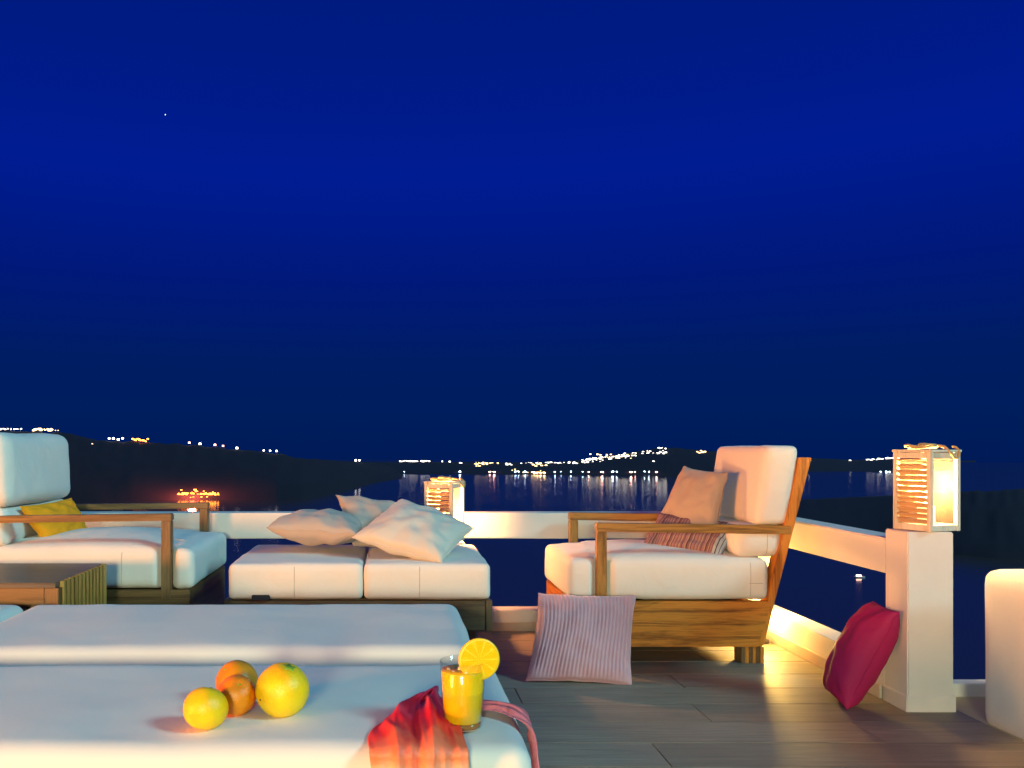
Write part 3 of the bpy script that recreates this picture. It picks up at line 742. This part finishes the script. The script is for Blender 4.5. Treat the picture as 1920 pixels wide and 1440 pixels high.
# ================================================================== ARMCHAIRS
def armchair(P, label):
    """P: dict in place coordinates; sgn -1 = front faces -X (right chair), +1 = front faces +X"""
    g = P['sgn']; X = lambda d: P['x'] - g * d          # d = distance back from the front edge
    y0, y1 = P['y0'], P['y1']; zb0, zb1, za = P['zb0'], P['zb1'], P['za']; L = P['L']
    t = thing('armchair', (X(L / 2), (y0 + y1) / 2, 0), label, 'armchair', 'deep wooden armchairs with white cushions')
    def bx(name, m, d0, d1, a, b, z0, z1, bev=.003, parent=None):
        xa, xb = sorted((X(d0), X(d1))); return box(name, m, (xa, xb, a, b, z0, z1), t, bev)
    # side beams with slanted back end
    for a, b in ((y0, y0 + .035), (y1 - .035, y1)):
        prism('side_beam', M[P['w'] + 'X'], [(X(.0), zb0), (X(L - .045), zb0), (X(L + .015), zb1), (X(.0), zb1)], a, b, t, .003)
    bx('front_beam', M[P['w'] + 'Y'], -.001, .034, y0 + .036, y1 - .036, zb0 + .001, zb1 - .001)
    bx('rear_beam', M[P['w'] + 'Y'], L - .10, L - .066, y0 + .036, y1 - .036, zb0 + .001, zb1 - .001)
    bx('seat_board', M['darkX'], .036, L - .102, y0 + .037, y1 - .037, zb1 - .03, zb1 - .012)
    # legs of glued strips
    for d in (.05, L - .115):
        for a in (y0 + .012, y1 - .092):
            xa, xb = sorted((X(d), X(d + .10)))
            bm = bmesh.new(); k = 6
            lg = thing_part(t, 'leg')
            for q in range(k):
                w_ = (xb - xa) / k
                box_child('strip', M[P['w'] + 'Z' if q % 2 else 'darkZ'], (xa + q * w_ + .0004, xa + (q + 1) * w_ - .0004, a, a + .08, .0, zb0 - .0005), lg, t)
            bm.free()
    d_p = P['dp']
    for a, b in ((y0 - .002, y0 + .040), (y1 - .040, y1 + .002)):
        bx('arm_post', M[P['wa'] + 'Z'], d_p, d_p + .042, a, b, zb1 - .012 if a > y0 else zb1 - .04, za - P['ta'] - .001)
        # arm, falls slightly to the back
        xb_ = P['d_arm_end']
        prism('armrest', M[P['wa'] + 'X'], [(X(d_p - .002), za - P['ta']), (X(xb_), za - P['ta'] - .012), (X(xb_), za - .012), (X(d_p - .002), za)], a - .001, b + .001, t, .0035)
    # raked back posts
    zt = P['zt']; lean = P['lean']
    for a, b in ((y0 + .041, y0 + .112), (y1 - .112, y1 - .041)) if False else ((y0 + .001, y0 + .074), (y1 - .074, y1 - .001)):
        prism('back_post', M[P['w'] + 'Z'], [(X(L - .048), zb0 + .002), (X(L - .022), zb0 + .002), (X(L + lean + .022), zt), (X(L + lean - .030), zt)], a, b, t, .003)
    for f_ in (.06, .17, .42, .68, .93):  # lowest rails are added, unseen, to block lamp glow behind the seat cushion
        z = zb1 + (zt - zb1) * f_; dd = L - .035 + (lean + .03) * ((z - zb0) / (zt - zb0))
        bx('back_rail', M[P['w'] + 'Y'], dd - .012, dd + .010, y0 + .076, y1 - .076, z - .035, z + .03)
    # cushions
    zs = P['zs']; gx = X(d_p + .021)
    sg = [(gx, .034, .040, -1), (gx, .034, .040, 1)]
    xa, xb = sorted((X(P['d_seat0']), X(P['d_seat1'])))
    seams = [('fx', X(P['seam']))]
    if g < 0: seams.append(('ring', .42, 27, 31))
    cushion('seat_cushion', M['seat_canvas'], (xa, xb, y0 + .006, y1 - .006, zb1 + .004, zs), r=.030, crown=P['crown'], bulge=.006, parent=t, seams=seams, seed=P['seed'], groove=sg, amp=.004, step=.016)
    zc0, zc1, dc0, dc1 = P['zc0'], P['zc1'], P['dc0'], P['dc1']
    tl = P['tilt']
    def tf(p): return Vector((p.x - g * tl * (p.z - zc0), p.y, p.z))
    xa, xb = sorted((X(dc0), X(dc1)))
    cushion('back_cushion', M['seat_canvas'], (xa, xb, y0 + .012, y1 - .012, zc0, zc1), r=P['rb'], crown=.0, bulge=.010, parent=t, seed=P['seed'] + 4, amp=.005, tf=tf, freq=4)
    xa, xb = sorted((X(dc0 - P['lum']), X(dc1 - .02)))
    cushion('lumbar_cushion', M['seat_canvas'], (xa, xb, y0 + .018, y1 - .018, P['zl0'], zc0 + .002), r=.045, crown=.0, bulge=.012, parent=t, seed=P['seed'] + 9, amp=.004, seams=[('fx', (xa + xb) / 2 - g * .03)])
    return t
def thing_part(parent, name):
    o = bpy.data.objects.new(name, None); COL.objects.link(o); o.parent = parent; return o
def box_child(name, m, b, parent, root, bev=.001):
    bm = bmesh.new(); bm_box(bm, *b, bev=bev); return done(bm, name, m, parent, -Vector(root.location))

armchair(dict(w='teak', wa='arm', ta=.037, sgn=-1, x=.768, y0=3.707, y1=4.325, zb0=.074, zb1=.271, za=.612, L=.858, dp=.112, d_arm_end=.955, zt=.897, lean=.165,
              zs=.452, d_seat0=-.012, d_seat1=.862, seam=.80 - .02, crown=.045, zc0=.602, zc1=.948, dc0=.806, dc1=.948, tilt=.14, lum=.085, zl0=.458, rb=.028, seed=3),
         'right armchair in golden teak with square white cushions, seen from its side')
armchair(dict(w='aged', wa='aged', ta=.029, sgn=1, x=-.855, y0=3.562, y1=4.300, zb0=.110, zb1=.345, za=.664, L=.90, dp=.078, d_arm_end=1.0, zt=.985, lean=.165,
              zs=.512, d_seat0=-.012, d_seat1=.92, seam=.285, crown=.055, zc0=.685, zc1=1.005, dc0=.755, dc1=.92, tilt=.06, lum=-.02, zl0=.520, rb=.055, seed=21),
         'left armchair facing right, white cushions in dim light, cut by the left edge')

# ================================================================== OTTOMAN BENCH
ob = thing('ottoman', (-.14, 3.78, 0), 'wide low wooden ottoman with two white box cushions side by side', 'ottoman')
y0, y1 = 3.42, 4.10
for s_, (xa, xb) in enumerate(((-.668, -.1285), (-.1235, .384))):
    co = cushion('seat_cushion', M['seat_canvas'], (xa, xb, y0, y1, .331, .474), r=.020, crown=.010, bulge=.004, parent=ob, seams=[('fx', (-.402, .100)[s_])], seed=40 + s_ * 7, amp=.003, step=.018)
box('front_board', M['darkX'], (-.660, .364, y0 + .004, y0 + .034, .205, .325), ob)
box('end_block', M['darkZ'], (.366, .392, y0 + .002, y0 + .036, .203, .327), ob)
box('rear_board', M['darkX'], (-.690, .392, y1 - .034, y1 - .004, .205, .325), ob)
for x_ in (-.690, .362): box('side_board', M['darkY'], (x_, x_ + .028, y0 + .037, y1 - .036, .205, .325), ob)
box('top_board', M['darkX'], (-.66, .36, y0 + .036, y1 - .037, .318, .330), ob)
for x_ in (-.62, .26):
    for y_ in (y0 + .06, y1 - .13): box('leg', M['darkZ'], (x_, x_ + .07, y_, y_ + .07, 0, .2045), ob)
bm = bmesh.new(); bm_box(bm, -.573, -.500, y0 - .006, y0 + .002, .328, .351, .003); done(bm, 'strap', M['blacktab'], ob, rel(ob))

# ================================================================== COFFEE TABLE
ct = thing('coffee_table', (-1.9, 3.16, 0), 'dark wood coffee table with ribbed olive side at the left edge', 'coffee table')
X1 = -1.146; yt0, yt1 = 2.915, 3.400
box('table_top', M['table_top'], (-2.65, X1 - .012, yt0, yt1, .462, .480), ct, .002)
box('top_rail', M['aged' + 'X'], (-2.62, X1 - .052, yt0 + .003, yt0 + .03, .405, .461), ct, .002)
box('bottom_rail', M['darkX'], (-2.62, X1 - .052, yt0 + .003, yt0 + .03, .04, .09), ct, .002)
box('corner_stile', M['aged' + 'Z'], (X1 - .051, X1 - .003, yt0 + .001, yt0 + .034, .02, .461), ct, .002)
box('front_panel', M['aged' + 'X'], (-2.62, X1 - .100, yt0 + .018, yt0 + .034, .091, .404), ct, .002)
box('inner_stile', M['aged' + 'Z'], (X1 - .099, X1 - .053, yt0 + .005, yt0 + .032, .091, .404), ct, .002)
box('carcass', M['darkX'], (-2.6, X1 - .022, yt0 + .036, yt1 - .006, .03, .460), ct, .002)
ns = 12; yy = yt0 + .038; dw = (yt1 - .002 - yy) / ns
for k in range(ns):
    w_ = dw * (.62 if k < ns - 1 else .95)
    box('slat', M['slat'], (X1 - .021, X1, yy + k * dw, yy + k * dw + w_, .02, .4795), ct, .002)

# ================================================================== DAYBEDS
def daybed(x0, x1, y0, y1, zt, label, seed):
    t = thing('daybed', ((x0 + x1) / 2, (y0 + y1) / 2, 0), label, 'daybed', 'low white daybeds in the foreground')
    cushion('mattress', M['cushion'], (x0, x1, y0, y1, zt - .20, zt), r=.040, crown=.004, bulge=.006, parent=t, seed=seed, amp=.0045, step=.02, freq=3)
    box('frame', M['darkX'], (x0 + .03, x1 - .03, y0 + .03, y1 - .03, .08, zt - .201), t, .004)
    for x_ in (x0 + .06, x1 - .13):
        for y_ in (y0 + .05, y1 - .12): box('leg', M['darkZ'], (x_, x_ + .07, y_, y_ + .07, 0, .0795), t)
    return t
daybed(-1.62, .2455, 1.485, 2.082, .42, 'nearest white daybed holding the fruit and the juice glass', 5)
daybed(-1.215, .212, 2.225, 2.872, .42, 'second white daybed just behind the nearest one', 15)
daybed(-2.62, -1.232, 2.225, 2.872, .42, 'white daybed of which only a rounded corner shows at the left edge', 25)

# ================================================================== PILLOWS
pillow('throw_pillow', M['grey_linen'], S(545, 978, 4.02), S(700, 984, 4.0), S(668, 1002, 3.60), S(500, 990, 3.66), .155,
       'taupe pillow lying flat at the left of the ottoman heap', group='pillows heaped on the ottoman', seed=1, wr=.45, pinch=.05)
pillow('throw_pillow', M['grey_linen'], S(630, 928, 3.97), S(778, 950, 4.04), S(800, 1030, 3.88), S(662, 1022, 3.72), .12,
       'taupe pillow propped upright in the middle of the ottoman heap', group='pillows heaped on the ottoman', seed=2, wr=.4, pinch=.05)
pillow('throw_pillow', M['cream'], S(748, 938, 3.84), S(888, 990, 3.74), S(828, 1055, 3.44), S(660, 1008, 3.56), .15,
       'pale cream pillow sloping in front on the ottoman, creased at its corners', group='pillows heaped on the ottoman', seed=3, wr=.55, pinch=.05)
pillow('throw_pillow', M['rose'], S(1010, 1112, 3.655), S(1192, 1117, 3.655), S(1184, 1286, 3.385), S(986, 1277, 3.42), .125,
       'ribbed rose pillow standing on the floor against the right armchair', seed=4, ribs=26, rib_amp=.0024, pinch=.06, wr=.3)
pillow('throw_pillow', M['beige'], S(1282, 874, 4.20), S(1364, 886, 3.90), S(1340, 1006, 3.83), S(1222, 1004, 4.10), .12,
       'plain beige pillow leaning on the back of the right armchair', seed=5, wr=.45)
pillow('lumbar_pillow', M['stripes'], S(1237, 962, 4.06), S(1392, 984, 3.86), S(1352, 1043, 3.77), S(1200, 1030, 3.98), .10,
       'striped plum and tan lumbar pillow with a blue end on the right armchair', seed=6, pinch=.03, wr=.7)
pillow('throw_pillow', M['yellow'], S(38, 950, 3.68), S(134, 934, 4.10), S(170, 1006, 4.10), S(88, 1026, 3.74), .10,
       'bright yellow pillow on the seat of the left armchair', seed=7)
# magenta pair leaning on the pillar
pillow('throw_pillow', M['magenta'], S(1686, 1148, 3.055), S(1636, 1128, 3.25), S(1547, 1290, 3.27), S(1587, 1330, 3.07), .165,
       'dark magenta pillow seen edge on, leaning against the tall pillar', seed=8, wr=.35, pinch=.03)

# ================================================================== FRUIT
def fruit(name, m, x, y, r, zt, label, cat, sq=1.0, seed=0, calyx=False, tilt=(0, 0)):
    t = thing(name, (x, y, zt), label, cat)
    bm = bmesh.new(); bmesh.ops.create_uvsphere(bm, u_segments=48, v_segments=32, radius=r)
    for v in bm.verts:
        d = v.co.normalized(); k = abs(d.z)
        f = 1 - .07 * math.exp(-((1 - k) / .03)) * (1 if d.z > 0 else .6)
        f *= 1 + .022 * noise.noise(d * 1.6 + Vector((seed, 0, 0)))
        v.co = Vector((d.x * r * f, d.y * r * f, d.z * r * f * sq))
    rot = Matrix.Rotation(R(tilt[0]), 3, 'X') @ Matrix.Rotation(R(tilt[1]), 3, 'Y')
    bmesh.ops.rotate(bm, verts=bm.verts, cent=(0, 0, 0), matrix=rot)
    zmin = min(v.co.z for v in bm.verts)
    bmesh.ops.translate(bm, vec=(0, 0, -zmin - .0015), verts=bm.verts)
    me = bpy.data.meshes.new('peel'); bm.to_mesh(me); bm.free(); link('peel', me, m, t, True)
    up = rot @ Vector((0, 0, 1)); cc = Vector((0, 0, -zmin - .0015))
    if calyx:
        bm = bmesh.new()
        q = up.to_track_quat('Z', 'Y').to_matrix()
        nseg = 24; ctr = bm.verts.new(cc + up * (r * sq * .955))
        rg = [bm.verts.new(cc + q @ Vector((math.cos(a) * r * (.17 + .10 * (math.sin(a * 2.5) ** 2)), math.sin(a) * r * (.17 + .10 * (math.sin(a * 2.5) ** 2)), r * sq * .958))) for a in [2 * math.pi * k / nseg for k in range(nseg)]]
        rg2 = [bm.verts.new(v.co - up * .004) for v in rg]
        for k in range(nseg):
            bm.faces.new((ctr, rg[k], rg[(k + 1) % nseg])); bm.faces.new((rg[k], rg2[k], rg2[(k + 1) % nseg], rg[(k + 1) % nseg]))
        me = bpy.data.meshes.new('calyx'); bm.to_mesh(me); bm.free(); link('calyx', me, M['green'], t, True)
        bm = bmesh.new(); bmesh.ops.create_uvsphere(bm, u_segments=10, v_segments=8, radius=.0022)
        bmesh.ops.translate(bm, vec=cc + Vector((-.72, -.66, -.17)).normalized() * r * .985, verts=bm.verts)
        me = bpy.data.meshes.new('blemish'); bm.to_mesh(me); bm.free(); link('blemish', me, M['blemish'], t, True)
    else:
        bm = bmesh.new(); bmesh.ops.create_uvsphere(bm, u_segments=10, v_segments=6, radius=.0035)
        for v in bm.verts: v.co.z *= .5
        bmesh.ops.translate(bm, vec=cc + up * r * sq * .94, verts=bm.verts)
        me = bpy.data.meshes.new('stem_end'); bm.to_mesh(me); bm.free(); link('stem_end', me, M['green'], t, True)
ZM = .4225
fruit('grapefruit', M['lemon'], -.352, 1.590, .0420, ZM, 'small yellow citrus at the left of the fruit group', 'grapefruit', .93, 1, tilt=(-20, 10))
fruit('orange', M['orange'], -.3095, 1.668, .0385, ZM, 'deep orange fruit standing in front, between the two yellow ones', 'orange', 1.06, 2, tilt=(40, 15))
fruit('orange', M['orange_dull'], -.3235, 1.750, .0435, ZM, 'dull amber orange half hidden behind the deep orange one', 'orange', 1.0, 3, tilt=(30, -30))
fruit('melon', M['bigfruit'], -.2185, 1.662, .0520, ZM, 'big golden fruit with a green calyx, rightmost of the fruit', 'fruit', 1.0, 4, True, (10, 16))

# ================================================================== JUICE GLASS
gx, gy, gz = .1275, 1.602, ZM + .001
gl = thing('juice_glass', (gx, gy, gz), 'glass of orange juice at the corner of the nearest daybed', 'glass')
Hh = .122
bm = bmesh.new(); lathe(bm, [(0, .0), (.0345, .0), (.0365, .003), (.0395, .05), (.0430, Hh), (.0420, Hh + .001), (.0408, Hh), (.0375, .05), (.0345, .012), (0, .011)], 0, 0, 56)
done(bm, 'tumbler', M['glass'], gl, None, True)
bm = bmesh.new(); lathe(bm, [(0, .0118), (.0338, .0118), (.0344, .0135), (.0374, .05), (.0402, .104), (.0396, .1055), (0, .1045)], 0, 0, 56); done(bm, 'juice', M['juice'], gl, None, True)
bm = bmesh.new(); lathe(bm, [(0, .0015), (.0335, .0015), (.0345, .011), (0, .0105)], 0, 0, 40); done(bm, 'glass_foot', simple('amber_glass_foot', (.30, .12, .02), .08), gl, None, True)
ice = simple('ice', (.95, .80, .40), .08)
for k, (a, b, z) in enumerate([(-.018, -.012, .104), (.004, -.024, .1055), (-.004, .006, .105), (.010, -.010, .106), (-.026, .004, .104)]):
    bm = bmesh.new(); bmesh.ops.create_uvsphere(bm, u_segments=10, v_segments=8, radius=.0034 + .001 * (k % 3)); o = done(bm, 'bubble', ice, gl, Vector((a, b, z)), True)
# slice on the rim
sl = thing('orange_slice', (gx + .029, gy - .020, gz + Hh + .008), 'round orange slice stuck on the rim of the juice glass', 'orange slice', rz=R(8))
bm = bmesh.new(); prof = [(0, -.0032), (.0345, -.0032), (.0345, .0032), (0, .0032)]
lathe(bm, prof, 0, 0, 48); bmesh.ops.rotate(bm, verts=bm.verts, cent=(0, 0, 0), matrix=Matrix.Rotation(R(90), 3, 'X'))
o = done(bm, 'flesh', M['flesh'], sl)
bm = bmesh.new(); lathe(bm, [(.0346, -.0034), (.0385, -.0030), (.0392, 0), (.0385, .0030), (.0346, .0034)], 0, 0, 48); bmesh.ops.rotate(bm, verts=bm.verts, cent=(0, 0, 0), matrix=Matrix.Rotation(R(90), 3, 'X'))
done(bm, 'rind', M['rind'], sl, None, True)

# ================================================================== SCARF
def scarf():
    t = thing('scarf', (.05, 1.6, .42), 'crumpled red and orange scarf draped over the daybed corner round the glass', 'scarf')
    yf = 1.480
    def surf(x, y, d):                 # d = how far past the front edge, measured down
        return Vector((x, y, .426)) if d <= 0 else Vector((x, yf - .012 - min(d, .03) * .15, .426 - d))
    NU, NV = 90, 70
    bm = bmesh.new(); uvl = bm.loops.layers.uv.new("UVMap"); G = []
    for j in range(NV + 1):
        v = j / NV; rowv = []
        for i in range(NU + 1):
            u = i / NU
            # left and right borders from the knot beside the glass to the hem
            ylen = 1.785 - (1.785 - yf + .13) * v
            yb = max(yf, ylen); d = max(0, yf - ylen)
            tt = min(1, (1.785 - yb) / (1.785 - yf))
            xl = .078 - .122 * math.sin(min(1, tt * 1.05) * math.pi / 2) ** 1.0; xr = .096 + .036 * tt ** .8
            x = xl + (xr - xl) * u
            p = surf(x, yb, d)
            # big folds running along the cloth
            env = math.sin(math.pi * min(1, max(0, u))) ** .5
            a1 = u * 15 + 2.2 * math.sin(v * 3.1) + .6 + 1.2 * noise.noise(Vector((u * 2, v * 2.5, 7))); fold = (1 - abs(math.sin(a1 / 2 + .3))) ** .8 * .015 + (1 - abs(math.sin(u * 19 - v * 6 + 2 * noise.noise(Vector((u * 3, v * 3, 4)))))) * .006
            rise = (.005 + .010 * math.exp(-((v - .25) / .25) ** 2)) * env
            hgt = (fold * (.5 + .5 * min(1, v * 3)) + rise) * min(1, env + .1) + .002 * noise.noise(Vector((u * 9, v * 9, 1)))
            k = min(1, max(0, (yf + .03 - ylen) / .05))   # 0 on top, 1 hanging
            k = k * k * (3 - 2 * k)
            p += Vector((0, -hgt * k * .8, hgt * (1 - k) * 1.15))
            if 0 < k < 1: p += Vector((0, -.012, .0)) * math.sin(k * math.pi)
            p.x += .006 * math.sin(v * 9 + u * 5)
            rowv.append(bm.verts.new(p))
        G.append(rowv)
    for j in range(NV):
        for i in range(NU):
            fc = bm.faces.new((G[j][i], G[j][i + 1], G[j + 1][i + 1], G[j + 1][i])); fc.smooth = True
            for lp, (a, b) in zip(fc.loops, ((i, j), (i + 1, j), (i + 1, j + 1), (i, j + 1))): lp[uvl].uv = (a / NU, b / NV)
    o = done(bm, 'draped_end', M['scarf'], t, rel(t), True)
    md = o.modifiers.new('thickness', 'SOLIDIFY'); md.thickness = .0015
    # the other end runs behind the glass, over the right edge
    path = [(.098, 1.70, .432), (.14, 1.700, .432), (.180, 1.695, .433), (.215, 1.680, .434), (.243, 1.662, .428), (.258, 1.645, .405), (.264, 1.632, .372), (.267, 1.622, .335), (.268, 1.615, .29), (.268, 1.61, .24)]
    sm = [Vector(q) for q in path]
    for _ in range(2):
        s2 = [sm[0]]
        for a, b in zip(sm, sm[1:]): s2 += [(a * 3 + b) / 4, (a + b * 3) / 4]
        sm = s2 + [sm[-1]]
    bm = bmesh.new(); G = []; uvl = bm.loops.layers.uv.new("UVMap"); n = len(sm)
    for k, p in enumerate(sm):
        a = sm[max(0, k - 1)]; b = sm[min(n - 1, k + 1)]; tg = (b - a).normalized()
        nrm = Vector((0, 0, 1)).lerp(Vector((1, 0, 0)), min(1, max(0, (.434 - p.z) / .04))).normalized()
        side = tg.cross(nrm).normalized(); w_ = .030 + .006 * math.sin(k * .4)
        rowv = []
        for i in range(25):
            u = i / 24 * 2 - 1
            h = .005 * (1 - u * u) + .004 * math.sin(u * 8 + k * .25) + .003 * noise.noise(Vector((u * 3, k * .3, 2)))
            rowv.append(bm.verts.new(p + side * u * w_ + nrm * max(0, h)))
        G.append(rowv)
    for k in range(n - 1):
        for i in range(24):
            fc = bm.faces.new((G[k][i], G[k][i + 1], G[k + 1][i + 1], G[k + 1][i])); fc.smooth = True
    o = done(bm, 'trailing_end', M['scarf_pink'], t, rel(t), True); o['label'] = 'pink end of the scarf running behind the glass'
    md = o.modifiers.new('thickness', 'SOLIDIFY'); md.thickness = .0015
scarf()
